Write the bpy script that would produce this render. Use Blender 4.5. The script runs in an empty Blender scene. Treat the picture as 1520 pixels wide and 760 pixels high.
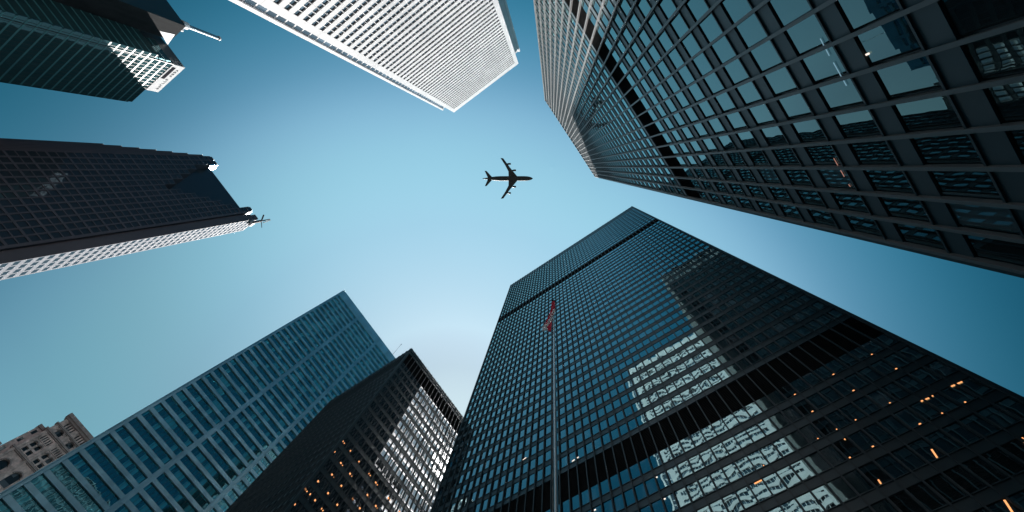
import bpy, bmesh, math, random
from mathutils import Vector, Matrix
random.seed(7)
sc = bpy.context.scene
col = sc.collection
GZ = -1.6                      # street level; the eye of the camera is the origin

# ------------------------------------------------------------------ camera
R = [[0.8189587916815195, 0.5669960471219112, 0.08844195879599766],
     [-0.543855474801146, 0.8160530230374606, -0.1956493959107513],
     [-0.18310576194201422, 0.11212914937494743, 0.9766777021126699]]
FPX = 658.71
cam_d = bpy.data.cameras.new("camera")
cam = bpy.data.objects.new("camera", cam_d); col.objects.link(cam)
cam_d.sensor_width = 36; cam_d.lens = FPX / 1520 * 36
cam_d.clip_start = 0.1; cam_d.clip_end = 9000
rt, up, bk = Vector(R[0]), -Vector(R[1]), -Vector(R[2])
cam.matrix_world = Matrix(((rt.x, up.x, bk.x, 0), (rt.y, up.y, bk.y, 0), (rt.z, up.z, bk.z, 0), (0, 0, 0, 1)))
sc.camera = cam

def project(p):
    d = [sum(R[i][k] * p[k] for k in range(3)) for i in range(3)]
    if d[2] <= 0.01: return None
    return 760 + FPX * d[0] / d[2], 380 + FPX * d[1] / d[2]
def ray(x, y):
    d = ((x - 760), (y - 380), FPX)
    w = [sum(R[i][k] * d[i] for i in range(3)) for k in range(3)]
    return w[0] / w[2], w[1] / w[2]
def on_u(x, y, u):
    r = ray(x, y); z = u / r[0]; return (u, r[1] * z, z)
def on_v(x, y, v):
    r = ray(x, y); z = v / r[1]; return (r[0] * z, v, z)

# ------------------------------------------------------------------ materials
def new_mat(name):
    m = bpy.data.materials.new(name); m.use_nodes = True
    nt = m.node_tree; nt.nodes.clear()
    out = nt.nodes.new("ShaderNodeOutputMaterial")
    return m, nt, out
def N(nt, t, **kw):
    n = nt.nodes.new(t)
    for k, v in kw.items(): setattr(n, k, v)
    return n
def paint(name, c, rough=0.5, metal=0.0, var=0.15, scale=0.4, spec=0.5, streak=True, bump=0.0, cell=None, cvar=0.05):
    m, nt, out = new_mat(name)
    b = N(nt, "ShaderNodeBsdfPrincipled")
    b.inputs["Roughness"].default_value = rough; b.inputs["Metallic"].default_value = metal
    b.inputs["Specular IOR Level"].default_value = spec
    tc = N(nt, "ShaderNodeTexCoord"); mp = N(nt, "ShaderNodeMapping")
    mp.inputs["Scale"].default_value = (scale, scale, scale * (0.25 if streak else 1))
    no = N(nt, "ShaderNodeTexNoise"); no.inputs["Scale"].default_value = 1.0; no.inputs["Detail"].default_value = 3
    no.inputs["Roughness"].default_value = 0.65
    rp = N(nt, "ShaderNodeMapRange"); rp.inputs[1].default_value = 0.3; rp.inputs[2].default_value = 0.7
    rp.inputs[3].default_value = 1 - var; rp.inputs[4].default_value = 1 + var
    mx = N(nt, "ShaderNodeVectorMath", operation="SCALE"); mx.inputs[0].default_value = c
    L = nt.links.new
    L(tc.outputs["Object"], mp.inputs[0]); L(mp.outputs[0], no.inputs["Vector"]); L(no.outputs[0], rp.inputs[0])
    if cell:
        dv = N(nt, "ShaderNodeVectorMath", operation="DIVIDE"); dv.inputs[1].default_value = cell
        a_ = N(nt, "ShaderNodeVectorMath", operation="ADD"); a_.inputs[1].default_value = (0.013, 0.013, 0.21)
        fl = N(nt, "ShaderNodeVectorMath", operation="FLOOR"); wn = N(nt, "ShaderNodeTexWhiteNoise")
        cr = N(nt, "ShaderNodeMapRange"); cr.inputs[3].default_value = 1 - cvar; cr.inputs[4].default_value = 1 + cvar
        mm = N(nt, "ShaderNodeMath", operation="MULTIPLY")
        L(tc.outputs["Object"], dv.inputs[0]); L(dv.outputs[0], a_.inputs[0]); L(a_.outputs[0], fl.inputs[0]); L(fl.outputs[0], wn.inputs["Vector"])
        L(wn.outputs["Value"], cr.inputs[0]); L(cr.outputs[0], mm.inputs[0]); L(rp.outputs[0], mm.inputs[1]); L(mm.outputs[0], mx.inputs["Scale"])
    else:
        L(rp.outputs[0], mx.inputs["Scale"])
    L(mx.outputs[0], b.inputs["Base Color"])
    r2 = N(nt, "ShaderNodeMapRange"); r2.inputs[3].default_value = rough * 0.8; r2.inputs[4].default_value = min(1, rough * 1.25)
    L(no.outputs[0], r2.inputs[0]); L(r2.outputs[0], b.inputs["Roughness"])
    if bump:
        bp = N(nt, "ShaderNodeBump"); bp.inputs["Strength"].default_value = bump; bp.inputs["Distance"].default_value = 0.1
        n2 = N(nt, "ShaderNodeTexNoise"); n2.inputs["Scale"].default_value = 2.5; n2.inputs["Detail"].default_value = 8
        L(tc.outputs["Object"], n2.inputs["Vector"]); L(n2.outputs[0], bp.inputs["Height"]); L(bp.outputs[0], b.inputs["Normal"])
    L(b.outputs[0], out.inputs[0])
    return m
def glass(name, tint=(0.8, 0.95, 1.0), inner=(0.028, 0.031, 0.034), f0=0.35, wav=0.008, tilt=0.006, cell=(1.524, 1.524, 3.66), wscale=0.55, rough=0.0, blind=0.25):
    """coated window glass: mirror-like, each pane a little out of true and softly warped"""
    m, nt, out = new_mat(name); L = nt.links.new
    tc = N(nt, "ShaderNodeTexCoord"); geo = N(nt, "ShaderNodeNewGeometry")
    dv = N(nt, "ShaderNodeVectorMath", operation="DIVIDE"); dv.inputs[1].default_value = cell
    fl = N(nt, "ShaderNodeVectorMath", operation="FLOOR")
    ad = N(nt, "ShaderNodeVectorMath", operation="ADD"); ad.inputs[1].default_value = (0.37, 0.37, 0.21)
    L(tc.outputs["Object"], dv.inputs[0]); L(dv.outputs[0], ad.inputs[0]); L(ad.outputs[0], fl.inputs[0])
    wn = N(nt, "ShaderNodeTexWhiteNoise"); L(fl.outputs[0], wn.inputs["Vector"])
    s1 = N(nt, "ShaderNodeVectorMath", operation="SUBTRACT"); s1.inputs[1].default_value = (0.5, 0.5, 0.5)
    L(wn.outputs["Color"], s1.inputs[0])
    m1 = N(nt, "ShaderNodeVectorMath", operation="SCALE"); m1.inputs["Scale"].default_value = tilt; L(s1.outputs[0], m1.inputs[0])
    no = N(nt, "ShaderNodeTexNoise"); no.inputs["Scale"].default_value = wscale; no.inputs["Detail"].default_value = 1.5
    L(tc.outputs["Object"], no.inputs["Vector"])
    s2 = N(nt, "ShaderNodeVectorMath", operation="SUBTRACT"); s2.inputs[1].default_value = (0.5, 0.5, 0.5); L(no.outputs["Color"], s2.inputs[0])
    m2 = N(nt, "ShaderNodeVectorMath", operation="SCALE"); m2.inputs["Scale"].default_value = wav * 2; L(s2.outputs[0], m2.inputs[0])
    a1 = N(nt, "ShaderNodeVectorMath", operation="ADD"); L(geo.outputs["Normal"], a1.inputs[0]); L(m1.outputs[0], a1.inputs[1])
    a2 = N(nt, "ShaderNodeVectorMath", operation="ADD"); L(a1.outputs[0], a2.inputs[0]); L(m2.outputs[0], a2.inputs[1])
    nn = N(nt, "ShaderNodeVectorMath", operation="NORMALIZE"); L(a2.outputs[0], nn.inputs[0])
    fr = N(nt, "ShaderNodeFresnel"); fr.inputs["IOR"].default_value = 1.5; L(nn.outputs[0], fr.inputs["Normal"])
    mr = N(nt, "ShaderNodeMapRange"); mr.inputs[1].default_value = 0.04; mr.inputs[2].default_value = 1
    mr.inputs[3].default_value = f0; mr.inputs[4].default_value = 1.0; L(fr.outputs[0], mr.inputs[0])
    gl = N(nt, "ShaderNodeBsdfGlossy"); gl.inputs["Roughness"].default_value = rough; gl.inputs["Color"].default_value = (*tint, 1)
    L(nn.outputs[0], gl.inputs["Normal"])
    df = N(nt, "ShaderNodeBsdfDiffuse")
    # some rooms have pale blinds drawn behind the glass
    gt = N(nt, "ShaderNodeMath", operation="GREATER_THAN"); gt.inputs[1].default_value = 1 - blind
    w2 = N(nt, "ShaderNodeTexWhiteNoise"); a3 = N(nt, "ShaderNodeVectorMath", operation="ADD"); a3.inputs[1].default_value = (17.3, 5.1, 9.7)
    L(fl.outputs[0], a3.inputs[0]); L(a3.outputs[0], w2.inputs["Vector"]); L(w2.outputs["Value"], gt.inputs[0])
    mc = N(nt, "ShaderNodeMix", data_type="RGBA"); mc.inputs[6].default_value = (*inner, 1)
    mc.inputs[7].default_value = (inner[0] * 4 + 0.01, inner[1] * 4 + 0.012, inner[2] * 4 + 0.014, 1)
    L(gt.outputs[0], mc.inputs[0]); L(mc.outputs[2], df.inputs[0])
    ms = N(nt, "ShaderNodeMixShader"); L(mr.outputs[0], ms.inputs[0]); L(df.outputs[0], ms.inputs[1]); L(gl.outputs[0], ms.inputs[2])
    L(ms.outputs[0], out.inputs[0])
    return m
def emit(name, c, s):
    m, nt, out = new_mat(name)
    e = N(nt, "ShaderNodeEmission"); e.inputs[0].default_value = (*c, 1); e.inputs[1].default_value = s
    nt.links.new(e.outputs[0], out.inputs[0]); return m

M = dict(
    black_steel=paint("black_steel", (0.040, 0.070, 0.085), 0.43, var=0.2, scale=0.15),
    black_mullion=paint("black_mullion", (0.035, 0.05, 0.058), 0.55, var=0.12, scale=0.1),
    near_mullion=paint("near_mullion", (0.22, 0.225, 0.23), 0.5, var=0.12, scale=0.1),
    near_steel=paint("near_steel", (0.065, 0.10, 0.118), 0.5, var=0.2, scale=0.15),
    louvre=paint("louvre", (0.028, 0.030, 0.032), 0.9, var=0.3, spec=0.05),
    black_glass=glass("black_glass", tint=(0.62, 0.95, 1.0), f0=0.38, blind=0.12),
    calm_glass=glass("calm_glass", tint=(0.95, 0.97, 1.0), f0=0.60, wav=0.001, tilt=0.0008, blind=0.25, rough=0.004),
    dim_glass=glass("dim_glass", tint=(0.30, 0.42, 0.46), f0=0.04, wav=0.01, tilt=0.006, blind=0.1),
    near_glass=glass("near_glass", tint=(0.50, 0.93, 1.0), f0=0.11, wav=0.0035, tilt=0.005, inner=(0.03, 0.032, 0.034), blind=0.08, wscale=0.9),
    bronze_glass=glass("bronze_glass", tint=(0.92, 0.95, 1.0), f0=0.58, wav=0.0025, tilt=0.0018, rough=0.004, blind=0.3, wscale=0.8),
    marble=paint("marble", (0.70, 0.71, 0.73), 0.55, var=0.07, scale=0.12, spec=0.3, cell=(4.38, 50, 3.72), cvar=0.06),
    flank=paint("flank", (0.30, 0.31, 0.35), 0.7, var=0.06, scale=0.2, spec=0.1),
    marble_joint=paint("marble_joint", (0.45, 0.46, 0.48), 0.6, var=0.05, spec=0.3),
    white_tower_glass=glass("white_tower_glass", tint=(0.75, 0.85, 0.95), f0=0.16, cell=(1.6, 1.6, 3.72), blind=0.35, inner=(0.03, 0.04, 0.05)),
    stainless=paint("stainless", (0.38, 0.57, 0.63), 0.36, metal=0.75, var=0.14, scale=0.25, cell=(9, 4.3, 4.03), cvar=0.10),
    teal_glass=glass("teal_glass", tint=(0.35, 0.85, 0.98), f0=0.34, wav=0.006, tilt=0.004, cell=(1.35, 1.35, 4.03), blind=0.3, inner=(0.012, 0.09, 0.11)),
    granite=paint("granite", (0.095, 0.076, 0.088), 0.45, var=0.15, scale=0.2),
    granite_glass=glass("granite_glass", tint=(0.55, 0.75, 0.9), f0=0.05, cell=(3.3, 3.3, 3.85), blind=0.0, inner=(0.035, 0.045, 0.055)),
    green_dark=paint("green_dark", (0.022, 0.028, 0.030), 0.4, var=0.15, scale=0.2),
    green_band=paint("green_band", (0.05, 0.19, 0.20), 0.35, var=0.1, scale=0.2),
    green_glass=glass("green_glass", tint=(0.45, 0.75, 0.8), f0=0.08, cell=(2.0, 2.0, 3.62), blind=0.0, inner=(0.028, 0.065, 0.07)),
    stone=paint("stone", (0.66, 0.51, 0.48), 0.85, var=0.45, scale=0.5, spec=0.2, streak=False, bump=0.5),
    stone_trim=paint("stone_trim", (0.36, 0.29, 0.28), 0.85, var=0.25, scale=0.7, spec=0.2, streak=False, bump=0.4),
    dark_glass=glass("dark_glass", f0=0.06, cell=(1.5, 1.5, 2.0)),
    white_sign=paint("white_sign", (0.75, 0.75, 0.76), 0.85, var=0.02, spec=0.05),
    ink=paint("ink", (0.05, 0.05, 0.06), 0.95, spec=0.0),
    chrome=paint("chrome", (0.85, 0.85, 0.86), 0.22, metal=1.0, var=0.05),
    pole=paint("pole", (0.36, 0.40, 0.42), 0.32, metal=0.7, var=0.06, scale=1.5),
    flag_red=paint("flag_red", (0.80, 0.04, 0.09), 0.9, var=0.15, scale=2, spec=0.2),
    flag_white=paint("flag_white", (0.92, 0.90, 0.90), 0.75, var=0.06, scale=2, spec=0.2),
    jet=paint("jet", (0.05, 0.06, 0.065), 0.6, var=0.1, scale=0.1),
    jet_dark=paint("jet_dark", (0.015, 0.017, 0.02), 0.4, var=0.1, scale=0.1),
    paving=paint("paving", (0.055, 0.055, 0.055), 0.9, var=0.15, scale=0.05, streak=False),
    roofing=paint("roofing", (0.12, 0.12, 0.12), 0.9, streak=False),
    lamp_orange=emit("lamp_orange", (1.0, 0.40, 0.15), 0.8),
    lamp_white=emit("lamp_white", (1.0, 0.82, 0.70), 0.8),
    lamp_pale=emit("lamp_pale", (0.42, 0.75, 0.95), 0.26), lamp_rose=emit("lamp_rose", (0.95, 0.45, 0.34), 0.26),
    ceiling_glow=paint("ceiling_glow", (0.30, 0.16, 0.10), 0.9),
)

# ------------------------------------------------------------------ mesh helpers
class MB:
    def __init__(s): s.v = []; s.f = []; s.mi = []
    def box(s, x0, x1, y0, y1, z0, z1, mi=0):
        if x0 > x1: x0, x1 = x1, x0
        if y0 > y1: y0, y1 = y1, y0
        if z0 > z1: z0, z1 = z1, z0
        n = len(s.v)
        s.v += [(x0, y0, z0), (x1, y0, z0), (x1, y1, z0), (x0, y1, z0), (x0, y0, z1), (x1, y0, z1), (x1, y1, z1), (x0, y1, z1)]
        s.f += [(n, n+3, n+2, n+1), (n+4, n+5, n+6, n+7), (n, n+1, n+5, n+4), (n+1, n+2, n+6, n+5), (n+2, n+3, n+7, n+6), (n+3, n, n+4, n+7)]
        s.mi += [mi] * 6
    def prism(s, pts, a, b, mi=0):
        """pts: closed outline (list of 3-D points), swept from offset vector a to offset vector b"""
        n = len(s.v); k = len(pts)
        s.v += [tuple(Vector(p) + Vector(a)) for p in pts] + [tuple(Vector(p) + Vector(b)) for p in pts]
        s.f += [tuple(range(n, n + k))[::-1], tuple(range(n + k, n + 2 * k))]
        s.f += [(n + i, n + (i + 1) % k, n + k + (i + 1) % k, n + k + i) for i in range(k)]
        s.mi += [mi] * (k + 2)
    def tube(s, p0, p1, r0, r1, n=12, mi=0):
        p0, p1 = Vector(p0), Vector(p1); d = (p1 - p0).normalized()
        a = d.orthogonal().normalized(); b = d.cross(a); m = len(s.v)
        for p, r in ((p0, r0), (p1, r1)):
            for i in range(n):
                t = 2 * math.pi * i / n; s.v.append(tuple(p + (a * math.cos(t) + b * math.sin(t)) * r))
        s.f += [(m + i, m + (i + 1) % n, m + n + (i + 1) % n, m + n + i) for i in range(n)]
        s.f += [tuple(range(m, m + n))[::-1], tuple(range(m + n, m + 2 * n))]; s.mi += [mi] * (n + 2)
    def lathe(s, prof, axis, org, n=24, sy=1.0, mi=0):
        """prof: (distance along axis, radius); axis 'x' or 'z'"""
        m = len(s.v)
        for t, r in prof:
            for i in range(n):
                a = 2 * math.pi * i / n; c, q = r * math.cos(a), r * math.sin(a) * sy
                s.v.append((org[0] + t, org[1] + c, org[2] + q) if axis == 'x' else (org[0] + c, org[1] + q, org[2] + t))
        for j in range(len(prof) - 1):
            for i in range(n):
                s.f.append((m + j*n + i, m + j*n + (i+1) % n, m + (j+1)*n + (i+1) % n, m + (j+1)*n + i)); s.mi.append(mi)
        s.f += [tuple(range(m, m + n))[::-1], tuple(range(m + (len(prof)-1)*n, m + len(prof)*n))]; s.mi += [mi, mi]
    def build(s, name, mat, parent=None, org=None, kind=None, label=None, smooth=False):
        if not s.v: return None
        o = Vector(org) if org is not None else (parent.matrix_world.translation.copy() if parent is not None else Vector((0, 0, 0)))
        if parent is not None and org is None: o = Vector(parent["org"])
        me = bpy.data.meshes.new(name)
        me.from_pydata([tuple(Vector(v) - o) for v in s.v], [], s.f)
        mats = mat if isinstance(mat, (list, tuple)) else [mat]
        for k in mats: me.materials.append(k)
        if len(mats) > 1: me.polygons.foreach_set("material_index", s.mi)
        bm = bmesh.new(); bm.from_mesh(me); bmesh.ops.recalc_face_normals(bm, faces=bm.faces); bm.to_mesh(me); bm.free()
        if smooth: me.polygons.foreach_set("use_smooth", [True] * len(me.polygons))
        ob = bpy.data.objects.new(name, me); col.objects.link(ob)
        if parent is not None: ob.parent = parent
        else: ob.location = o
        if kind: ob["kind"] = kind
        if label: ob["label"] = label
        return ob
def thing(name, loc, label, cat, group=None):
    o = bpy.data.objects.new(name, None); col.objects.link(o); o.location = loc; o["org"] = list(loc)
    o.empty_display_size = 2
    o["label"] = label; o["category"] = cat
    if group: o["group"] = group
    return o

# ------------------------------------------------------------------ where the towers stand (metres from the camera)
E_ = dict(u=(-51.4, 21.75), v=(37.9, 74.5), h=223.0)
D_ = dict(u=(12.0, 76.0), v=(-23.4, 13.2), h=184.5)
G_ = dict(u=(-101.6, -67.2), v=(21.4, 58.0), h=128.0)
F_ = dict(u=(-176.0, -137.7), v=(-10.3, 59.2), h=239.0)
C_ = dict(u=(-30.7, 16.8), v=(-110.0, -60.6), h=276.0)
B_ = dict(u=(-192.0, -177.0), v=(-131.0, -78.5), h=275.0)
A_ = dict(u=(-151.6, -118.8), v=(-190.0, -143.0), h=218.0)
I_ = dict(u=(-235.0, -211.3), v=(-32.0, 20.0), h=145.0)
BOX = dict(E=E_, D=D_, G=G_, F=F_, C=C_, B=B_, A=A_, I=I_)
def hidden(p, me):
    """does another tower stand between the camera and p"""
    for k, b in BOX.items():
        if k == me: continue
        t0, t1 = 0.0, 0.999
        for c, (lo, hi) in ((p[0], b['u']), (p[1], b['v']), (p[2], (GZ, b['h']))):
            if abs(c) < 1e-9:
                if lo > 0 or hi < 0: t0 = 2
                continue
            a, d = lo / c, hi / c
            if a > d: a, d = d, a
            t0 = max(t0, a); t1 = min(t1, d)
        if t0 < t1: return True
    return False
def seen_area(q, nrm, me):
    """pixels a quad shows in the photograph's frame; q: four corners, nrm: outward normal"""
    c = [sum(p[i] for p in q) / 4 for i in range(3)]
    if sum(c[i] * nrm[i] for i in range(3)) >= 0: return 0
    P = [project(p) for p in q]
    if any(p is None for p in P): return 0
    cx = sum(p[0] for p in P) / 4; cy = sum(p[1] for p in P) / 4
    if not (-15 < cx < 1535 and -15 < cy < 775): return 0
    if hidden(c, me): return 0
    return abs(sum(P[i][0] * P[(i+1) % 4][1] - P[(i+1) % 4][0] * P[i][1] for i in range(4))) / 2

def put_windows(panes, root, key, mat, name="window", rest="window_field", cap=100, sub=None):
    """panes: (box, quad, normal). The 100 that show largest in the photograph are parts of their own, the rest one part."""
    sc_ = [(seen_area(q, n, key), i) for i, (b, q, n) in enumerate(panes)]
    sc_.sort(reverse=True)
    top = [i for a, i in sc_[:cap] if a > 0]
    st = set(top)
    for i in top:
        m = MB(); m.box(*panes[i][0]); m.build(name, mat, root)
    m = MB()
    for i, (b, q, n) in enumerate(panes):
        if i not in st: m.box(*b)
    m.build(rest, mat, root, kind="stuff")

def face_frame(ax, sgn, pos, lo, hi):
    """ax 0: wall at u=pos running along v; ax 1: wall at v=pos running along u. sgn: outward direction.
    returns B(a0,a1,d0,d1,z0,z1) giving a box from along-coordinates and outward depth"""
    def B(a0, a1, d0, d1, z0, z1):
        p0, p1 = pos + sgn * d0, pos + sgn * d1
        return (p0, p1, a0, a1, z0, z1) if ax == 0 else (a0, a1, p0, p1, z0, z1)
    def Q(a0, a1, d, z0, z1):
        p = pos + sgn * d
        return [(p, a0, z0), (p, a1, z0), (p, a1, z1), (p, a0, z1)] if ax == 0 else [(a0, p, z0), (a1, p, z0), (a1, p, z1), (a0, p, z1)]
    n = (sgn, 0, 0) if ax == 0 else (0, sgn, 0)
    return B, Q, n

# ------------------------------------------------------------------ black steel-and-glass towers
def steel_tower(key, name, label, bounds, bands, nbay_u, nbay_v, parapet, lobby, faces, gmat, sides={}, steel="black_steel", mull="black_mullion", floor0=3.66, spandrel=1.16, corner=0.45, lamps=None):
    (u0, u1), (v0, v1), h = bounds['u'], bounds['v'], bounds['h']
    root = thing(name, ((u0 + u1) / 2, (v0 + v1) / 2, GZ), label, "office tower")
    core = MB()
    ins = 0.30
    core.box(u0 + ins, u1 - ins, v0 + ins, v1 - ins, lobby, h - 0.4)
    core.box(u0 + 6, u1 - 6, v0 + 6, v1 - 6, GZ, lobby - 0.02)
    core.build("wall", M['black_steel'], root)
    rf = MB(); rf.box(u0 + 0.6, u1 - 0.6, v0 + 0.6, v1 - 0.6, h - 0.38, h - 0.1)
    rf.box(u0 + 10, u1 - 10, v0 + 9, v1 - 9, h - 0.1, h + 0.0)
    rf.build("roof", M['roofing'], root)
    # lobby columns
    nc = 0
    for i in range(0, nbay_u + 1, 6):
        for vv in (v0 + 0.9, v1 - 0.9):
            m = MB(); uu = u0 + 0.9 + (u1 - u0 - 1.8) * i / nbay_u
            m.box(uu - 0.45, uu + 0.45, vv - 0.45, vv + 0.45, GZ, lobby - 0.02); m.build("column", M['black_steel'], root)
    # levels
    cuts = [lobby]
    for b0, b1 in bands: cuts += [b0, b1]
    cuts += [parapet]
    mul, spn = MB(), MB(); lous = [MB() for _ in bands]
    panes = []; panes2 = {k: [] for k in sides}
    for (ax, sg) in faces:
        pos = (u1 if sg > 0 else u0) if ax == 0 else (v1 if sg > 0 else v0)
        lo, hi = (v0, v1) if ax == 0 else (u0, u1)
        nb = nbay_v if ax == 0 else nbay_u
        B, Q, n = face_frame(ax, sg, pos, lo, hi)
        a0, a1 = lo + corner, hi - corner
        w = (a1 - a0) / nb
        # corner posts and mullions (I sections: web and flange)
        for i in range(nb + 1):
            a = a0 + w * i
            mul.box(*B(a - 0.03, a + 0.03, -0.12, 0.14, lobby, h))
            mul.box(*B(a - 0.085, a + 0.085, 0.14, 0.17, lobby, h))
        spn.box(*B(lo + 0.02, a0 - 0.10, -0.28, 0.02, lobby, h - 0.004)); spn.box(*B(a1 + 0.10, hi - 0.02, -0.28, 0.02, lobby, h - 0.004))
        # solid parapet, panel by panel
        spn.box(*B(a0 - 0.10, a1 + 0.10, -0.26, -0.06, parapet, h))
        spn.box(*B(a0 - 0.10, a1 + 0.10, -0.06, 0.0, h - 0.5, h))
        for lou, (b0, b1) in zip(lous, bands):
            lou.box(*B(a0 - 0.10, a1 + 0.10, -0.29, -0.24, b0, b1))
            k = int((b1 - b0) / 0.3)
            for j in range(k):
                z = b0 + (j + 0.2) * (b1 - b0) / k
                lou.box(*B(a0 - 0.10, a1 + 0.10, -0.24, -0.16, z, z + 0.05))
        for s in range(0, len(cuts), 2):
            z0, z1 = cuts[s], cuts[s + 1]
            if z1 - z0 < 0.5: continue
            nf = max(1, round((z1 - z0) / floor0)); fh = (z1 - z0) / nf
            for f in range(nf):
                zb = z0 + f * fh
                spn.box(*B(a0 - 0.10, a1 + 0.10, -0.26, -0.05, zb, zb + spandrel))
                spn.box(*B(a0 - 0.10, a1 + 0.10, -0.05, 0.03, zb + spandrel - 0.10, zb + spandrel - 0.003))
                for i in range(nb):
                    x0, x1 = a0 + w * i + 0.09, a0 + w * (i + 1) - 0.09
                    panes2.get((ax, sg), panes).append((B(x0, x1, -0.20, -0.13, zb + spandrel + 0.04, zb + fh - 0.04), Q(x0, x1, -0.13, zb + spandrel + 0.04, zb + fh - 0.04), n))
    # top slab closing the louvre storeys and each last floor
    mul.build("mullion_grid", M[mull], root)
    spn.build("spandrel", M[steel], root)
    for lou in lous: lou.build("louvre_band", M['louvre'], root)
    put_windows(panes, root, key, gmat)
    for k in panes2: put_windows(panes2[k], root, key, M[sides[k]], cap=0)
    return root

FOUR = [(0, 1), (0, -1), (1, 1), (1, -1)]
flag_tower = steel_tower('E', "black_glass_tower", "tall black steel and glass tower directly behind the flagpole, crossed by two dark louvre bands", E_,
                         [(53.0, 58.7), (164.7, 170.6)], 48, 24, 215.2, 9.0, FOUR, M['black_glass'], sides={(0, -1): "calm_glass"})
near_tower = steel_tower('D', "black_glass_tower", "nearest black steel tower, its large panes mirroring sky, across from the flagpole tower", D_,
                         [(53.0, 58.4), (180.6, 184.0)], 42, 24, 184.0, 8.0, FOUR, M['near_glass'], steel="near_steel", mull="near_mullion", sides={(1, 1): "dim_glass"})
sun_tower = steel_tower('G', "black_glass_tower", "short black tower with sun flaring on its glass beside the flagpole tower", G_,
                        [(119.0, 125.0)], 22, 24, 126.6, 8.0, FOUR, M['bronze_glass'], sides={(0, -1): "dim_glass"})

def lamp(root, x, y, plane, L=0.3, W=0.12, ang=None, white=False, mat=None, x2=None, y2=None):
    """a lit ceiling lamp seen through the pane at that place of the facade"""
    ax, pos, sg = plane
    f = on_u if ax == 0 else on_v
    p = Vector(f(x, y, pos + sg * (-0.10))); p0z = p.z
    q = Vector(f(x2, y2, pos + sg * (-0.10))) if x2 else None
    if root is flag_tower:                 # keep the lamp inside the window opening of its storey
        zb, nf, z1 = (9.0, 12, 53.0) if p.z < 53 else (58.7, 29, 164.7)
        fh = (z1 - zb) / nf; fr_ = (p.z - zb) % fh
        if q is None:
            p.z += max(0, 1.35 - fr_) - max(0, fr_ - fh + 0.15)
        else:
            d = q - p; lo_, hi_ = (p, q) if d.z >= 0 else (q, p)
            if abs(d.z) > fh - 1.5: d *= (fh - 1.5) / abs(d.z)
            if d.z < 0: d = -d
            r_ = (lo_.z - zb) % fh; base = lo_.copy(); base.z += max(1.35, min(r_, fh - 0.12 - d.z)) - r_
            p, q = base, base + d
    m = MB()
    nrm = Vector((sg, 0, 0)) if ax == 0 else Vector((0, sg, 0))
    if q is None:
        d = Vector((0, 1, 0)) if ax == 0 else Vector((1, 0, 0))
        if ang: d = (d * math.cos(ang) + Vector((0, 0, 1)) * math.sin(ang))
        p, q = p - d * L / 2, p + d * L / 2
    d = (q - p).normalized(); s = d.cross(nrm).normalized() * W / 2
    m.prism([p - s, q - s, q + s, p + s], (0, 0, 0), nrm * 0.03)
    m.build("ceiling_lamp", M[mat] if mat else M['lamp_white'] if white else M['lamp_orange'], root)
PE = (1, 37.9, -1); PD = (0, 12.0, -1); PG = (0, -67.2, 1)
for x, y in ((1331.6, 605.5), (1383, 587), (1441.6, 602), (1407, 618.7), (1373.7, 635), (1303.4, 669.5), (1246, 641), (1254, 652), (1218, 655), (1274.6, 627), (1268.5, 686), (1137, 696)):
    lamp(flag_tower, x, y, PE, 0.10 + 0.10 * ((x * 7) % 1), 0.13)
for x, y in ((1305, 532), (1247, 563), (1189, 594), (1344.5, 555.5), (1279.5, 589), (1217, 621)):
    lamp(flag_tower, x, y, PE, 0.2, 0.2)
for a in ((1411, 573, 1427, 566), (1366, 595, 1378, 590), (1496, 637.6, 1508.7, 658.7), (1403, 682, 1412, 695), (1475.5, 731, 1487, 748.7), (1314, 722, 1318, 728), (1120, 718, 1132, 712)):
    lamp(flag_tower, a[0], a[1], PE, x2=a[2], y2=a[3], W=0.13)
for a in ((775, 684.5, 781, 680), (849, 685, 853, 682), (855.5, 681, 859, 678), (974, 708.6, 976, 708), (985.5, 741, 988, 740), (882, 757.5, 884.5, 756)):
    lamp(flag_tower, a[0], a[1], PE, x2=a[2], y2=a[3], W=0.14, white=True)
for a in ((1218, 57, 1231.5, 82.5), (1237.5, 92.5, 1257, 127)):
    lamp(near_tower, a[0], a[1], PD, x2=a[2], y2=a[3], W=0.018, mat="lamp_pale")
for a in ((1238, 234.7, 1253.6, 262), (1260, 273.5, 1262.8, 277)):
    lamp(near_tower, a[0], a[1], PD, x2=a[2], y2=a[3], W=0.014, mat="lamp_rose")
lamp(near_tower, 1286, 81, PD, x2=1290.6, y2=79, W=0.07, white=True)
for x, y in ((411, 355), (365, 415), (455, 412), (400, 480), (452, 540), (503, 472), (350, 545), (272, 583), (403, 608), (328, 650), (380, 715), (507, 735), (550, 660), (597, 590), (597, 722), (557, 537), (467, 682), (668, 677), (140, 712), (200, 627), (228, 657), (255, 690), (290, 735), (730, 755)):
    X, Y = 400 + x / 3.8, 560 + y / 3.8
    if 345 < X:
        lamp(sun_tower, X, Y, PG, x2=X + 1.5, y2=Y + 2.0, W=0.34)
        if (x * 7 + y) % 3: lamp(sun_tower, X + 2.6, Y + 3.8, PG, x2=X + 3.5, y2=Y + 5.0, W=0.22)
for k in range(9):
    X, Y = 563.4 + 15.8 * k / 9, 579 + 20.3 * k / 9
    lamp(sun_tower, X, Y, PG, x2=X + 1.2, y2=Y + 1.6, W=0.18)

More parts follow.
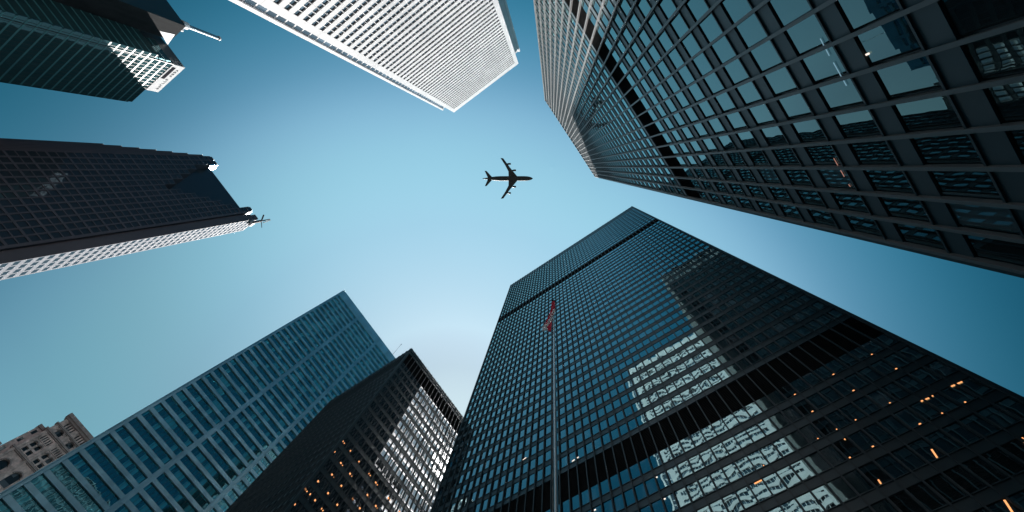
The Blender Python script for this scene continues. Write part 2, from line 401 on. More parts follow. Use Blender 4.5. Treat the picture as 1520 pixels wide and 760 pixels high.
# ------------------------------------------------------------------ white stone tower
def white_tower():
    (u0, u1), (v0, v1), h = C_['u'], C_['v'], C_['h']
    root = thing("white_stone_tower", ((u0 + u1) / 2, (v0 + v1) / 2, GZ), "sunlit white stone tower with thin ribbon windows and a white cornice", "office tower")
    w = MB()
    w.box(u0, u1, v0, v1 - 0.45, GZ, h)
    # corner piers and top band, spandrels between the ribbons
    fh = 3.72; ztop = 268.4; n = int((ztop - 14) / fh)
    rows = [ztop - fh * (k + 1) for k in range(n)]             # foot of each storey
    w.box(u0, u0 + 2.0, v1 - 0.45, v1, GZ, h); w.box(u1 - 2.0, u1, v1 - 0.45, v1, GZ, h)
    w.box(u0 + 2.0, u1 - 2.0, v1 - 0.45, v1, ztop - 0.0, h)
    w.box(u0 + 2.0, u1 - 2.0, v1 - 0.45, v1, GZ, rows[-1])
    jn = MB(); pw = (u1 - u0 - 4.0) / 30
    for z in rows:
        w.box(u0 + 2.0, u1 - 2.0, v1 - 0.45, v1 - 0.002, z, z + 1.95)
    for k in range(31):
        uu = u0 + 2.0 + pw * k
        if 0 < k < 30: w.box(uu - 0.09, uu + 0.09, v1 - 0.45, v1 - 0.03, rows[-1], ztop)
        if k % 3 == 0: jn.box(uu - 0.03, uu + 0.03, v1 - 0.2, v1 + 0.004, GZ, h - 0.01)
    for z in rows[::2]:
        jn.box(u0 + 0.01, u0 + 1.98, v1 - 0.2, v1 + 0.004, z - 0.03, z + 0.03); jn.box(u1 - 1.98, u1 - 0.01, v1 - 0.2, v1 + 0.004, z - 0.03, z + 0.03)
    jn.build("panel_joint", M['marble_joint'], root)
    w.build("wall", M['marble'], root)
    panes = []
    B, Q, nn = face_frame(1, 1, v1, u0, u1)
    for z in rows:
        a = (u0 + 2.0, u1 - 2.0)
        panes.append((B(a[0] + 0.01, a[1] - 0.01, -0.44, -0.30, z + 1.97, z + fh - 0.02), Q(a[0], a[1], -0.3, z + 1.97, z + fh), nn))
    put_windows(panes, root, 'C', M['white_tower_glass'])
    # set-back wings in the notched corners, a column of windows and an outer pier each
    for s, ue, name in ((-1, u0, "wing"), (1, u1, "wing")):
        wg = MB(); x_in, x_out = ue, ue + s * (5.0 if s < 0 else 4.6)
        hh = h if s < 0 else h - 0.5
        wg.box(x_in, x_out - s * 0.0, v1 - 45, v1 - 5.6, GZ, hh)
        wg.box(x_out - s * 0.9, x_out, v1 - 5.6, v1 - 4.9, GZ, hh)
        wg.box(x_in, x_in + s * 0.35, v1 - 5.6, v1 - 5.2, GZ, hh)
        if s > 0: wg.box(x_in + s * 0.35, x_out - s * 0.9, v1 - 5.6, v1 - 5.3, GZ, hh - 1)
        else:
            for z in rows: wg.box(x_in + s * 0.35, x_out - s * 0.9, v1 - 5.6, v1 - 5.42, z, z + 0.5)
        o = wg.build(name, M['marble'], root)
        if s < 0:
            g = MB(); g.box(x_in + s * 0.36, x_out - s * 0.91, v1 - 5.59, v1 - 5.45, rows[-1], h - 3)
            g.build("window", M['white_tower_glass'], root)
    return root
white_tower()

# ------------------------------------------------------------------ steel and teal glass building
def teal_building():
    (u0, u1), (v0, v1), h = F_['u'], F_['v'], F_['h']
    root = thing("steel_clad_tower", ((u0 + u1) / 2, (v0 + v1) / 2, GZ), "pale steel tower with rows of long teal windows behind the short black tower", "office tower")
    w = MB(); w.box(u0, u1 - 0.55, v0, v1, GZ, h)
    piers = [v0, 7.45, 24.75, 42.0, v1]
    top, fh = 231.6, 4.03
    n = int((top - 12) / fh)
    w.box(u1 - 0.55, u1, v0, v1, top, h); w.box(u1 - 0.55, u1, v0, v1, GZ, top - n * fh)
    for k, p in enumerate(piers):
        a = (p, p + 1.1) if k == 0 else ((p - 1.1, p) if k == 4 else (p - 0.75, p + 0.75))
        w.box(u1 - 0.55, u1 - 0.05, a[0], a[1], top - n * fh, top)
        for q in (a[0], a[1] - 0.22): w.box(u1 - 0.05, u1 + 0.35, q, q + 0.22, 10, h - 0.01)
    panes = []
    fr = MB(); sp = MB()
    B, Q, nn = face_frame(0, 1, u1, v0, v1)
    for f in range(n):
        zt = top - f * fh; zb = zt - fh
        for k in range(4):
            a0 = piers[k] + (1.1 if k == 0 else 0.75); a1 = piers[k + 1] - (1.1 if k == 3 else 0.75)
            sp.box(*B(a0 + 0.002, a1 - 0.002, -0.55, 0.06, zb, zb + 1.32))
            panes.append((B(a0 + 0.01, a1 - 0.01, -0.54, -0.40, zb + 1.33, zt - 0.01), Q(a0, a1, -0.4, zb + 1.33, zt), nn))
            for j in range(1, 12):
                a = a0 + (a1 - a0) * j / 12; fr.box(*B(a - 0.045, a + 0.045, -0.40, -0.30, zb + 1.33, zt))
    w.build("wall", M['stainless'], root); sp.build("spandrel", M['stainless'], root); fr.build("mullion_grid", M['green_dark'], root)
    put_windows(panes, root, 'F', M['teal_glass'])
    m = MB(); b = ray(587, 522); t = ray(595.8, 511); zt = 262.0
    p = (t[0] * zt, t[1] * zt)
    m.tube((p[0], p[1], h - 1), (p[0], p[1], zt), 0.12, 0.07, 8); m.tube((p[0], p[1], zt - 0.8), (p[0], p[1], zt), 0.25, 0.25, 8)
    m.build("mast", M['black_steel'], root)
    return root
teal_building()

# ------------------------------------------------------------------ dark granite tower with the notched top
def granite_tower():
    u, v0, v1, h = -177.0, -131.0, -82.0, 275.0
    root = thing("dark_granite_tower", (-190, -105, GZ), "dark granite tower with a V-shaped glass notch in its top and one sunlit flank", "office tower")
    cw, ch = 3.27, 7.7                      # one window cell: bay width and double storey
    wall = MB(); panes = []
    n = 12
    # the notch: for each column the height where the wall stops
    apex_v, apex_z = -110.0, 226.0
    def top_of(va, vb):
        c = (va + vb) / 2
        if c < -124.5 or c > -90.6: return h
        if c < apex_v: k = math.ceil((apex_v - vb) / cw); return apex_z + k * ch
        k = math.ceil((va - apex_v) / cw) ; return apex_z + max(0, k) * ch
    cols = []
    a = -131.0
    while a < -90.6 - 0.1: cols.append((a, a + cw)); a += cw
    wall.box(u - 14, u - 5.0, v0, -90.0, GZ, h - 1.0)
    for (a, b) in cols:
        t = min(h, top_of(a, b))
        wall.box(u - 5.0, u - 0.4, a, b, GZ, t)
        wall.box(u - 0.4, u, a, a + 0.35, GZ, t); wall.box(u - 0.4, u, b - 0.35, b, GZ, t)
        z = apex_z - 30 * ch
        while z < t - 0.1:
            z1 = min(z + ch, t)
            if z > 5:
                wall.box(u - 0.4, u - 0.003, a + 0.35, b - 0.35, z - 0.5, z + 0.5)
                wall.box(u - 0.4, u - 0.02, a + 0.35, b - 0.35, z + 3.6, z + 4.1)
                for (p, q) in ((z + 0.5, z + 3.6), (z + 4.1, z1 - 0.5)):
                    if q - p > 1:
                        B, Q, nn = face_frame(0, 1, u, v0, v1)
                        panes.append((B(a + 0.36, b - 0.36, -0.39, -0.25, p, q), Q(a + 0.36, b - 0.36, -0.25, p, q), nn))
            z += ch
    wall.box(u - 0.4, u, cols[0][0], cols[-1][1], h - 0.6, h) if False else None
    # right-hand fins and the two vertical grooves
    a = cols[-1][1]
    wall.box(u - 5, u - 1.6, a, -87.6, GZ, h - 1)
    wall.box(u - 14, u + 0.0, a + 0.0, a + 0.9, GZ, h)
    wall.box(u - 14, u - 0.5, a + 2.0, a + 3.1, GZ, h - 3.0)
    wall.box(u - 14, u - 1.5, a + 0.9, v1, GZ, h - 6)
    wall.box(u - 14.0, u, -85.4, v1, GZ, h + 0.5)
    # the sunlit flank
    B, Q, nn = face_frame(1, 1, v1, u - 14, u)
    z = 8.0
    while z < h - 5:
        for k in range(4):
            x0 = u - 13.6 + k * 3.4
            panes.append((B(x0 + 0.4, x0 + 3.0, -0.1, 0.012, z + 1.3, z + 3.3), Q(x0 + 0.4, x0 + 3.0, 0.01, z + 1.3, z + 3.3), nn))
        z += 3.85
    # serrated corner: six steps going back on the left, each a storey or two lower
    for k in range(7):
        s = 3.45 * (k + 1)
        hh = h - 0.5 - k * 6.2
        wall.box(u - 60, u - s, v0 - s, v0 - s + 3.45, GZ, hh)
        wall.box(u - s - 0.3, u - s + 0.12, v0 - s - 0.0, v0 - s + 0.35, GZ, hh + 0.15)
    wall.box(u - 60, u - 14, v0, v1 - 34, GZ, h - 2)
    o = wall.build("wall", M['granite'], root)
    gm = MB(); gm.box(u - 4.9, u - 4.6, -125.0, -90.5, 215, h - 1.2); gm.build("notch_glazing", M['granite_glass'], root)
    put_windows(panes, root, 'B', M['granite_glass'])
    # thin flank sheet, the sunlight painted in as a paler colour
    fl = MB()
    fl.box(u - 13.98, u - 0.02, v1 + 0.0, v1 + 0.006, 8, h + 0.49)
    fl.build("sunlit_flank_skin", M['flank'], root)
    # bright steel return added for a sun glint where notch meets roof
    p = Vector(on_u(315.5, 244.5, u + 0.3))
    gl = MB(); gl.box(u - 4.6, u + 0.12, -124.6, -123.4, h - 5.6, h + 0.3)
    gl.build("glint_return", M['chrome'], root)
    # aerial mast on the right corner
    m = MB(); zt = h + 9
    b = ray(385, 328.5); x, y = b[0] * (h + 2), b[1] * (h + 2)
    m.tube((x, y, h - 4), (x, y, h + 3), 0.9, 0.9, 8)
    t = ray(396, 329.5); m.tube((x, y, h + 2), (x, y, h + 13), 0.5, 0.4, 8)
    m.tube((x, y, h + 4), (x - 4.0, y + 3.0, h + 6), 0.25, 0.2, 6); m.tube((x, y, h + 4), (x + 3.6, y - 2.4, h + 5), 0.45, 0.5, 6)
    m.tube((x - 1.2, y + 1, h + 6.5), (x + 0.8, y + 1, h + 12), 0.25, 0.2, 6)
    m.build("mast", M['granite'], root)
    k = MB(); k.box(x - 3.5, x - 0.6, y - 0.9, y + 0.6, h - 5, h - 2.2); k.build("roof_plant", M['marble'], root)
    return root
granite_tower()

# ------------------------------------------------------------------ dark green tower with the white sign
def green_tower():
    root = thing("dark_green_tower", (-136, -165, GZ), "dark green glass tower with a white lettered sign band and a mast", "office tower")
    u0, ua, ub, uc = -151.6, -141.5, -121.8, -118.8
    vf, vb, vs = -143.0, -200.0, -156.4
    wall, band = MB(), MB(); panes = []
    wall.box(u0, uc - 0.3, vb, vf - 0.3, GZ, 201.0)
    wall.box(u0, ub - 0.3, vb, vf - 0.3, 201.0, 211.0)
    wall.box(ua, ub - 0.3, vb, vf - 0.3, 211.0, 217.6)
    wall.box(uc - 0.31, -108.2, vb - 8, vs, GZ, 217.8)
    wall.box(u0 - 4.5, ua, vb, vf - 4.0, GZ, 215.0)
    fh = 3.62
    k = 0; z = 211.0 - fh
    while z > 6:
        top201 = z + fh <= 201.5
        ue = uc if top201 else ub
        # front wall (towards +v)
        band.box(u0, ue - 0.0, vf - 0.3, vf, z, z + 0.62)
        B, Q, nn = face_frame(1, 1, vf, u0, ue)
        panes.append((B(u0 + 0.1, ub - 0.15, -0.29, -0.06, z + 0.63, z + fh - 0.01), Q(u0, ub, -0.06, z + 0.63, z + fh), nn))
        if top201: panes.append((B(ub + 0.15, ue - 0.05, -0.29, -0.06, z + 0.63, z + fh - 0.01), Q(ub, ue, -0.06, z + 0.63, z + fh), nn))
        # side wall (towards +u)
        B, Q, nn = face_frame(0, 1, ue, vs, vf)
        band.box(*B(vs + 0.01, vf, -0.3, 0.0, z + 0.004, z + 0.624))
        panes.append((B(vs + 0.05, vf - 0.31, -0.29, -0.06, z + 0.64, z + fh - 0.01), Q(vs, vf, -0.06, z + 0.64, z + fh), nn))
        # frames of the front windows
        for j in range(int((ue - u0) / 2.0)):
            x = u0 + 2.0 * j + 1.0
            wall.box(x - 0.05, x + 0.05, vf - 0.06, vf + 0.02, z + 0.63, z + fh)
        z -= fh; k += 1
    wall.box(ub - 0.12, ub + 0.12, vf - 0.3, vf + 0.12, 5, 211)
    for j in range(3): wall.box(ub + 1.0 + j * 4, ub + 1.1 + j * 4, vs, vs + 0.1, 5, 217)
    lv = MB(); lv.box(uc, -108.25, vs + 0.002, vs + 0.12, 100, 217.8); lv.build("shade_panel", M['louvre'], root)  # dark matte sheet laid over the wall to paint in its shade
    tri = [Vector(on_v(*q, vs + 0.15)) for q in ((237, 46), (259.5, 51), (248.5, 66.5))]
    wt = MB(); wt.prism(tri, (0, 0, 0), (0, 0.12, 0)); wt.build("sunlit_patch", M['marble'], root)  # white triangle painting in the sunlit top bit of this wall
    wall.build("wall", M['green_dark'], root); band.build("spandrel", M['green_band'], root)
    put_windows(panes, root, 'A', M['green_glass'])
    up = MB(); up.box(ub - 0.3, ub, vs, vf - 0.31, 211.0, 217.9); up.build("parapet", M['green_dark'], root)
    s = MB(); s.box(ua, ub, vf - 0.3, vf + 0.15, 211.0, 218.0); sg = s.build("sign_band", M['white_sign'], root)
    # slatted grille and the row of small dark characters
    g = MB()
    for j in range(5): g.box(ub - 10.2, ub - 1.6, vf + 0.15, vf + 0.22, 211.9 + j * 0.42, 212.2 + j * 0.42)
    g.build("grille", M['ink'], root)
    rnd = random.Random(3)
    t = MB()
    for j in range(11):
        x = ub - 3.6 - j * 1.42
        if j == 4: continue
        a = rnd.random()
        t.box(x, x + 0.22, vf + 0.15, vf + 0.22, 215.0, 216.3)
        if a < 0.6: t.box(x + 0.22, x + 0.75, vf + 0.15, vf + 0.22, 216.05, 216.3)
        if a > 0.3: t.box(x + 0.22, x + 0.75, vf + 0.15, vf + 0.22, 215.0, 215.22)
        if 0.2 < a < 0.8: t.box(x + 0.55, x + 0.77, vf + 0.15, vf + 0.22, 215.3, 216.0)
    t.build("lettering", M['ink'], root)
    # leaning-free mast with collar
    x, y = -109.6, -158.0
    tz = 0.0
    r = ray(325, 57); zt = -109.6 / r[0]; y = r[1] * zt
    m = MB(); m.tube((x, y, 214), (x, y, zt), 1.0, 0.85, 14); m.build("mast", M['pole'], root)
    c = MB(); c.tube((x, y, 218), (x, y, 221.5), 1.9, 1.7, 14); c.tube((x - 2.2, y + 1.4, 217), (x - 2.2, y + 1.4, 219.6), 0.8, 0.8, 10); c.tube((x - 2.0, y + 1.6, 219), (x, y, 220.5), 0.35, 0.35, 8); c.tube((x, y, zt - 0.6), (x, y, zt + 0.5), 1.2, 1.1, 12)
    c.build("mast_collar", M['marble'], root)
    return root
green_tower()

# ------------------------------------------------------------------ old stone building
def stone_building():
    root = thing("stone_building", (-222, -10, GZ), "old carved brown stone building with arched windows behind the teal-windowed tower", "building")
    u, v0, v1, h = -211.0, -27.7, 20.0, 144.0
    w, t = MB(), MB(); wins = []; slits = MB()
    w.box(-235, u - 0.8, v0, v1, GZ, h)
    w.box(-235, u - 1.6, -30.2, v0, GZ, 136.0); w.box(-235, u - 2.2, -32.2, -30.2, GZ, 124.0)
    # cornices
    for z, d, hh in ((h - 0.6, 1.5, 1.4), (h - 4.6, 0.7, 0.5), (135.6, 0.9, 0.7), (124.9, 0.8, 0.6), (110.5, 0.6, 0.5), (97, 0.5, 0.5)):
        t = MB(); t.box(u - 0.8, u + d, v0 - d * 0.6, v1, z, z + hh)
        t.box(u - 0.8, u + d * 0.55, v0 - d * 0.3, v1, z - hh * 0.5, z - 0.002); t.build("cornice", M['stone_trim'], root)
    t = MB(); t.box(-235.5, u - 1.1, -30.5, v0 - 0.01, 135.4, 136.6); t.build("cornice", M['stone_trim'], root)
    t = MB(); t.box(-235.5, u - 1.7, -32.6, -30.55, 123.3, 124.5); t.build("cornice", M['stone_trim'], root)
    per = 6.0
    def arch(c, z, r, n=10):
        return [(0, c - r, z), (0, c + r, z)] 
    edges = []
    nb = int((v1 - v0) / per) + 1
    for k in range(nb):
        c = v0 + 4.1 + per * k - 0.3
        if c + 3 > v1: break
        # pilaster between bays
        for q in (c - 3.0,):
            w.box(u - 0.8, u + 0.35, q - 0.55, q + 0.55, GZ, h - 0.7)
            w.box(u + 0.35, u + 0.6, q - 0.3, q + 0.3, GZ, 134)
        def rect(a0, a1, z0, z1, d=0.0):
            w.box(u - 0.8, u + d, a0, a1, z0, z1)
        a0, a1 = c - 2.45, c + 2.45
        # solid parts of the bay around its openings
        holes = [(c - 1.7 + i * 1.05, c - 1.2 + i * 1.05, 140.3, 143.0, 0) for i in range(4)]
        holes += [(c - 1.9 + i * 0.85, c - 1.5 + i * 0.85, 132.2, 134.6, 0) for i in range(5)]
        holes += [(c - 1.75, c - 0.35, 126.2, 128.2, 0), (c + 0.35, c + 1.75, 126.2, 128.2, 0)]
        holes += [(c - 1.75, c - 0.35, 129.0, 131.2, 1), (c + 0.35, c + 1.75, 129.0, 131.2, 1)]
        holes += [(c - 1.45, c + 1.45, 116.0, 121.8, 1), (c - 1.2, c + 1.2, 136.7, 139.4, 1)]
        holes += [(c - 1.4, c + 1.4, 111.8, 114.6, 0)]
        z = 98.5
        while z > 8: holes += [(c - 1.6, c - 0.3, z, z + 2.4, 0), (c + 0.3, c + 1.6, z, z + 2.4, 0)]; z -= 4.1
        holes += [(c - 1.6, c - 0.3, 103.2, 106.5, 0), (c + 0.3, c + 1.6, 103.2, 106.5, 0)]
        # walls made as horizontal courses cut by the openings
        zs = sorted(set([GZ, h - 0.7] + [x for q in holes for x in (q[2], q[3])]))
        for z0, z1 in zip(zs[:-1], zs[1:]):
            cut = sorted((q[0], q[1]) for q in holes if q[2] <= z0 + 1e-6 and q[3] >= z1 - 1e-6)
            x = a0
            for (p, q) in cut:
                if p > x: rect(x, p, z0, z1)
                x = max(x, q)
            if x < a1: rect(x, a1, z0, z1)
        for (p, q, z0, z1, ar) in holes:
            m = ((p + q) / 2, (q - p) / 2)
            if ar:        # fill the corners above the arch and add a ring
                r = m[1]; zc = z1 - r
                for s in (-1, 1):
                    pts = [(u, m[0] + s * r, z1)] + [(u, m[0] + s * r * math.cos(x * math.pi / 16), zc + r * math.sin(x * math.pi / 16)) for x in range(0, 9)]
                    w.prism(pts, (-0.79, 0, 0), (-0.002, 0, 0))
                t = MB()
                for x in range(10):
                    b0, b1 = math.pi * x / 10, math.pi * (x + 1) / 10
                    t.prism([(u, m[0] + r * math.cos(b0), zc + r * math.sin(b0)), (u, m[0] + (r + 0.4) * math.cos(b0), zc + (r + 0.4) * math.sin(b0)),
                             (u, m[0] + (r + 0.4) * math.cos(b1), zc + (r + 0.4) * math.sin(b1)), (u, m[0] + r * math.cos(b1), zc + r * math.sin(b1))], (-0.1, 0, 0), (0.35, 0, 0))
                t.build("arch_surround", M['stone_trim'], root)
            else:
                w.box(u, u + 0.3, p - 0.12, q + 0.12, z0 - 0.25, z0)
            wins.append(((u - 0.78, u - 0.6, p + 0.004, q - 0.004, z0 + 0.004, z1 - 0.004), [(u - 0.6, p, z0), (u - 0.6, q, z0), (u - 0.6, q, z1), (u - 0.6, p, z1)], (1, 0, 0)))
    # windows of the set-back part
    for vv, zz, uu in ((-29.0, (132.4, 128.0, 122.6, 117.4, 112.0), u - 1.6), (-31.2, (119.6, 114.0, 108.4), u - 2.2)):
        for z in zz:
            wins.append(((uu, uu + 0.05, vv - 0.5, vv + 0.5, z, z + 2.0), [(uu + 0.1, vv - 0.5, z), (uu + 0.1, vv + 0.5, z), (uu + 0.1, vv + 0.5, z + 2), (uu + 0.1, vv - 0.5, z + 2)], (1, 0, 0)))
    w.build("wall", M['stone'], root)
    put_windows(wins, root, 'I', M['dark_glass'])
stone_building()

# ------------------------------------------------------------------ flagpole and flag
pv = 8.0; pu = -0.6465 * pv
r = ray(822.0, 449); ztop = pv / r[1]; pu = r[0] * ztop
pole = thing("flagpole", (pu, pv, GZ), "tall grey metal flagpole carrying a limp red and white flag", "flagpole")
m = MB(); m.tube((pu, pv, GZ + 0.3), (pu, pv, ztop), 0.088, 0.038, 20); m.build("shaft", M['pole'], pole, smooth=False)
m = MB(); m.lathe([(0, 0.22), (0.08, 0.22), (0.2, 0.14), (0.32, 0.11)], 'z', (pu, pv, GZ)); m.build("base_collar", M['pole'], pole)
m = MB(); m.lathe([(0, 0.05), (0.03, 0.075), (0.1, 0.08), (0.13, 0.05), (0.16, 0.05), (0.20, 0.10), (0.27, 0.13), (0.34, 0.10), (0.38, 0.02)], 'z', (pu, pv, ztop - 0.03), 16)
m.build("finial", M['ink'], pole)
m = MB(); m.tube((pu - 0.12, pv - 0.02, 1.2), (pu - 0.075, pv - 0.02, ztop - 0.1), 0.006, 0.006, 6); m.build("halyard", M['marble'], pole)
def flag():
    """limp cloth: profile by height of how far the folds stand out towards the left of the pole"""
    prof = [(0.00, -.04, .16), (0.10, -.07, .17), (0.35, -.15, .17), (0.42, -.20, .16), (0.47, -.27, .13), (0.55, -.36, .03), (0.62, -.50, -.02), (0.70, -.66, -.05), (0.76, -.74, -.06), (0.80, -.62, -.06), (0.86, -.38, -.07), (0.93, -.26, -.08), (1.0, -.14, -.09)]
    zt, zb = ztop - 0.35, pv / ray(818, 497)[1]
    nx, nz = 26, 44
    me_v, me_f, mi = [], [], []
    def at(t):
        for (a, b) in zip(prof[:-1], prof[1:]):
            if a[0] <= t <= b[0]:
                k = (t - a[0]) / (b[0] - a[0]); return a[1] + (b[1] - a[1]) * k, a[2] + (b[2] - a[2]) * k
        return prof[-1][1:]
    for j in range(nz + 1):
        t = j / nz; l, r_ = at(t)
        for i in range(nx + 1):
            s = i / nx; x = l + (r_ - l) * s
            y = -0.16 - 0.035 * math.sin(s * 9 + t * 5) - 0.015 * math.sin(s * 19 - t * 9) * (0.4 + t)
            zz = zt + (zb - zt) * t + 0.12 * math.sin(s * 6 + t * 14) * 0.5
            me_v.append((x * 1.12, y, zz))
    for j in range(nz):
        for i in range(nx):
            n = j * (nx + 1) + i; me_f.append((n, n + 1, n + nx + 2, n + nx + 1))
            t = (j + .5) / nz; s = (i + .5) / nx
            q = t + 0.10 * (s - 0.5)
            white = (0.36 < q < 0.47 and s > .15) or (0.575 < t + 0.26 * (s - 0.35) < 0.83)
            if white and 0.66 < t < 0.71 and .45 < s < .6: white = False        # edge of the maple leaf in a fold
            mi.append(1 if white else 0)
    o = Vector((pu, pv, zt))
    me = bpy.data.meshes.new("flag"); me.from_pydata([(a, b, c - zt) for a, b, c in me_v], [], me_f)
    me.materials.append(M['flag_red']); me.materials.append(M['flag_white']); me.polygons.foreach_set("material_index", mi)
    me.polygons.foreach_set("use_smooth", [True] * len(me_f))
    ob = bpy.data.objects.new("flag", me); col.objects.link(ob); ob.location = o
    md = ob.modifiers.new("cloth", "SOLIDIFY"); md.thickness = 0.008
    ob["label"] = "red and white flag hanging limp at the top of the flagpole"; ob["category"] = "flag"
flag()

# ------------------------------------------------------------------ airliner
def airliner():
    alt = 900.0
    a, b = ray(791, 265), ray(715, 265)
    nose = Vector((a[0] * alt, a[1] * alt, alt)); tail = Vector((b[0] * alt, b[1] * alt, alt))
    d = (nose - tail); L = 70.6; s = d.length / L
    mid = (nose + tail) / 2
    root = thing("airliner", mid, "dark four-engined airliner flying overhead in the open sky", "aeroplane")
    root.rotation_euler = (0, 0, math.atan2(d.y, d.x)); root.scale = (s, s, s)
    root["org"] = [0, 0, 0]
    X = lambda back: L / 2 - back
    def add(mb, name, mat="jet", smooth=False, parent=root):
        me_o = mb.build(name, M[mat], None, org=(0, 0, 0), smooth=smooth); me_o.parent = parent; return me_o
    f = MB(); pr = [(0, .05), (.8, .9), (2.2, 1.7), (4.5, 2.5), (8, 3.05), (12, 3.25), (44, 3.25), (50, 3.0), (56, 2.3), (62, 1.4), (67, .7), (69.5, .25)]
    f.lathe([(X(t), r) for t, r in pr], 'x', (0, 0, 0), 24); add(f, "fuselage", smooth=True)
    def panel(pts, th, name, org=(0, 0, 0), mat="jet"):
        m = MB(); m.prism(pts, (0, 0, -th / 2), (0, 0, th / 2)); return add(m, name, mat)
    for sgn in (1, -1):
        panel([(X(17.5), 0, -1.6), (X(21.5), sgn * 3.2, -1.5), (X(31.0), sgn * 14.5, -0.6), (X(40.8), sgn * 27.3, 0.8), (X(44.4), sgn * 27.6, 0.8), (X(38.0), sgn * 18.0, -0.2), (X(33.4), sgn * 9.5, -1.0), (X(33.2), sgn * 3.2, -1.5), (X(33.5), 0, -1.6)], 0.7, "wing")
        panel([(X(55.5), sgn * 1.2, .8), (X(64.0), sgn * 10.3, 1.5), (X(66.6), sgn * 10.5, 1.5), (X(63.0), sgn * 3, .9), (X(62.2), sgn * 0.8, .8)], 0.4, "tailplane")
        for y, xf in ((11.0, 22.9), (19.6, 30.0)):
            e = MB(); e.lathe([(X(xf + t), r) for t, r in ((0, 1.05), (.4, 1.25), (2.2, 1.3), (4.2, 1.05), (5.2, .6))], 'x', (0, sgn * y, -3.0 + (y - 11) * 0.1), 16)
            en = add(e, "engine", "jet_dark", True)
            p = MB(); p.box(X(xf + 5.5), X(xf + 1.5), sgn * y - .22, sgn * y + .22, -2.4 + (y - 11) * 0.1, -0.8 + (y - 11) * .1); q = add(p, "pylon", "jet_dark", parent=en)
    m = MB(); m.prism([(X(52), 0, 2.5), (X(61.5), 0, 12.2), (X(66.5), 0, 12.4), (X(64.5), 0, 1.5)], (0, -.25, 0), (0, .25, 0)); add(m, "tail_fin")
    m = MB(); m.prism([(X(17.5), 0, -2.0), (X(22), 2.9, -2.2), (X(33), 2.9, -2.2), (X(37), 0, -2.0), (X(33), -2.9, -2.2), (X(22), -2.9, -2.2)], (0, 0, -1.3), (0, 0, .6)); add(m, "belly_fairing")
airliner()

# ------------------------------------------------------------------ ground, sun, sky
g = MB(); g.box(-2500, 2500, -2500, 2500, GZ - 1, GZ); go = g.build("ground", M['paving']); go["kind"] = "structure"
S = Vector((-0.6405, 0.470, 1.0)).normalized()
ld = bpy.data.lights.new("sunlight", "SUN"); ld.energy = 5.0; ld.angle = math.radians(0.5); ld.color = (1.0, 0.95, 0.90)
lo = bpy.data.objects.new("sunlight", ld); col.objects.link(lo); lo.rotation_euler = S.to_track_quat('Z', 'Y').to_euler()

w = bpy.data.worlds.new("World"); sc.world = w; w.use_nodes = True
nt = w.node_tree; nt.nodes.clear()
out = nt.nodes.new("ShaderNodeOutputWorld"); bg = nt.nodes.new("ShaderNodeBackground")
sky = nt.nodes.new("ShaderNodeTexSky"); sky.sky_type = 'NISHITA'; sky.sun_disc = False
sky.sun_elevation = math.asin(S.z); sky.sun_rotation = math.atan2(S.x, S.y)
sky.altitude = 100; sky.air_density = 1.0; sky.dust_density = 1.0; sky.ozone_density = 1.0
L = nt.links.new
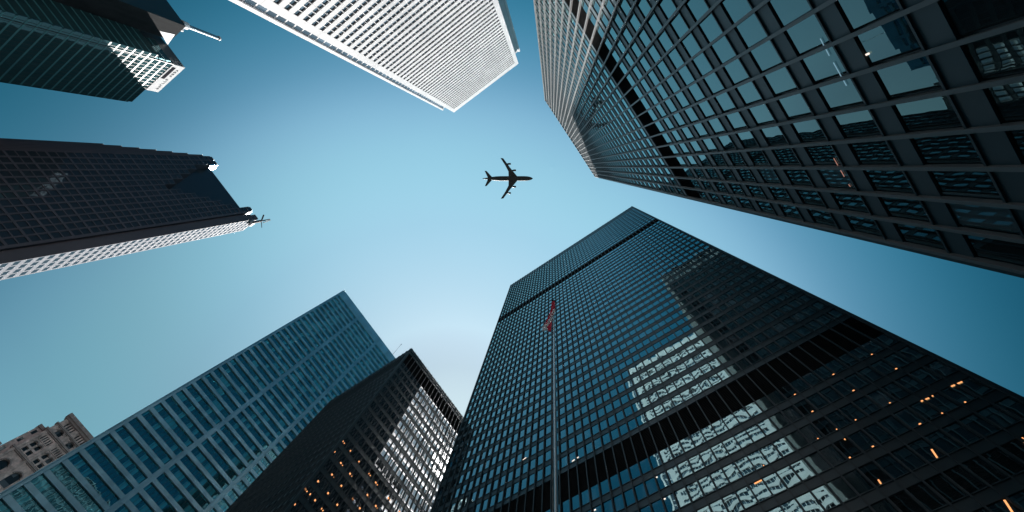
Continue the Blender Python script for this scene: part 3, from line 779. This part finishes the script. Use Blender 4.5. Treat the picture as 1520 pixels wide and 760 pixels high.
# the clear sky is pale round the sun and deep teal away from it and towards the skyline
tc = nt.nodes.new("ShaderNodeTexCoord")
dot = nt.nodes.new("ShaderNodeVectorMath"); dot.operation = 'DOT_PRODUCT'; dot.inputs[1].default_value = S
L(tc.outputs["Generated"], dot.inputs[0])
ac = nt.nodes.new("ShaderNodeMath"); ac.operation = 'ARCCOSINE'; L(dot.outputs["Value"], ac.inputs[0])
mr = nt.nodes.new("ShaderNodeMapRange"); mr.inputs[2].default_value = math.radians(90); L(ac.outputs[0], mr.inputs[0])
def ramp(stops, src):
    r_ = nt.nodes.new("ShaderNodeValToRGB"); e = r_.color_ramp.elements; r_.color_ramp.interpolation = 'B_SPLINE'
    while len(e) < len(stops): e.new(0.5)
    for q, (p, c) in zip(e, stops): q.position = p; q.color = (*[x / 2 for x in c], 1)
    L(src, r_.inputs[0]); return r_
r1 = ramp([(0.0, (.33, .44, .465)), (11/90, (.40, .54, .575)), (16/90, (.64, .83, .83)), (29/90, (.99, 1.40, 1.16)), (37/90, (1.16, 1.68, 1.26)), (43/90, (1.08, 1.52, 1.24)), (48/90, (.60, 1.10, .96)), (54/90, (.26, .86, .78)), (60/90, (.08, .55, .53)), (1.0, (.08, .46, .48))], mr.outputs[0])
sep = nt.nodes.new("ShaderNodeSeparateXYZ"); L(tc.outputs["Generated"], sep.inputs[0])
r2 = ramp([(0.0, (.35,)*3), (.56, (.34, .43, .45)), (.67, (.46, .50, .51)), (.77, (.64, .70, .72)), (.86, (.93,)*3), (.95, (1.10,)*3), (1.0, (1.12,)*3)], sep.outputs["Z"])
def mul(a, b):
    m_ = nt.nodes.new("ShaderNodeVectorMath"); m_.operation = 'MULTIPLY'; L(a, m_.inputs[0])
    if b is None: m_.inputs[1].default_value = (4, 4, 4)
    else: L(b, m_.inputs[1])
    return m_.outputs[0]
lt = nt.nodes.new("ShaderNodeMath"); lt.operation = 'LESS_THAN'; lt.inputs[1].default_value = math.radians(1.7); L(ac.outputs[0], lt.inputs[0])
disc = nt.nodes.new("ShaderNodeVectorMath"); disc.operation = 'SCALE'; disc.inputs[0].default_value = (1000, 930, 860); L(lt.outputs[0], disc.inputs["Scale"])
ads = nt.nodes.new("ShaderNodeVectorMath"); ads.operation = 'ADD'; L(disc.outputs[0], ads.inputs[1])
L(mul(mul(mul(sky.outputs[0], r1.outputs[0]), r2.outputs[0]), None), ads.inputs[0]); L(ads.outputs[0], bg.inputs[0]); L(bg.outputs[0], out.inputs[0])
bg.inputs[1].default_value = 0.10

sc.view_settings.view_transform = 'Standard'; sc.view_settings.look = 'None'
sc.view_settings.exposure = 0.8; sc.view_settings.gamma = 1.0
sc.render.engine = 'CYCLES'
sc.cycles.max_bounces = 8; sc.cycles.glossy_bounces = 5; sc.cycles.diffuse_bounces = 3
sc.cycles.caustics_reflective = False; sc.cycles.caustics_refractive = False
sc.cycles.sample_clamp_indirect = 8.0
sc.cycles.use_denoising = True
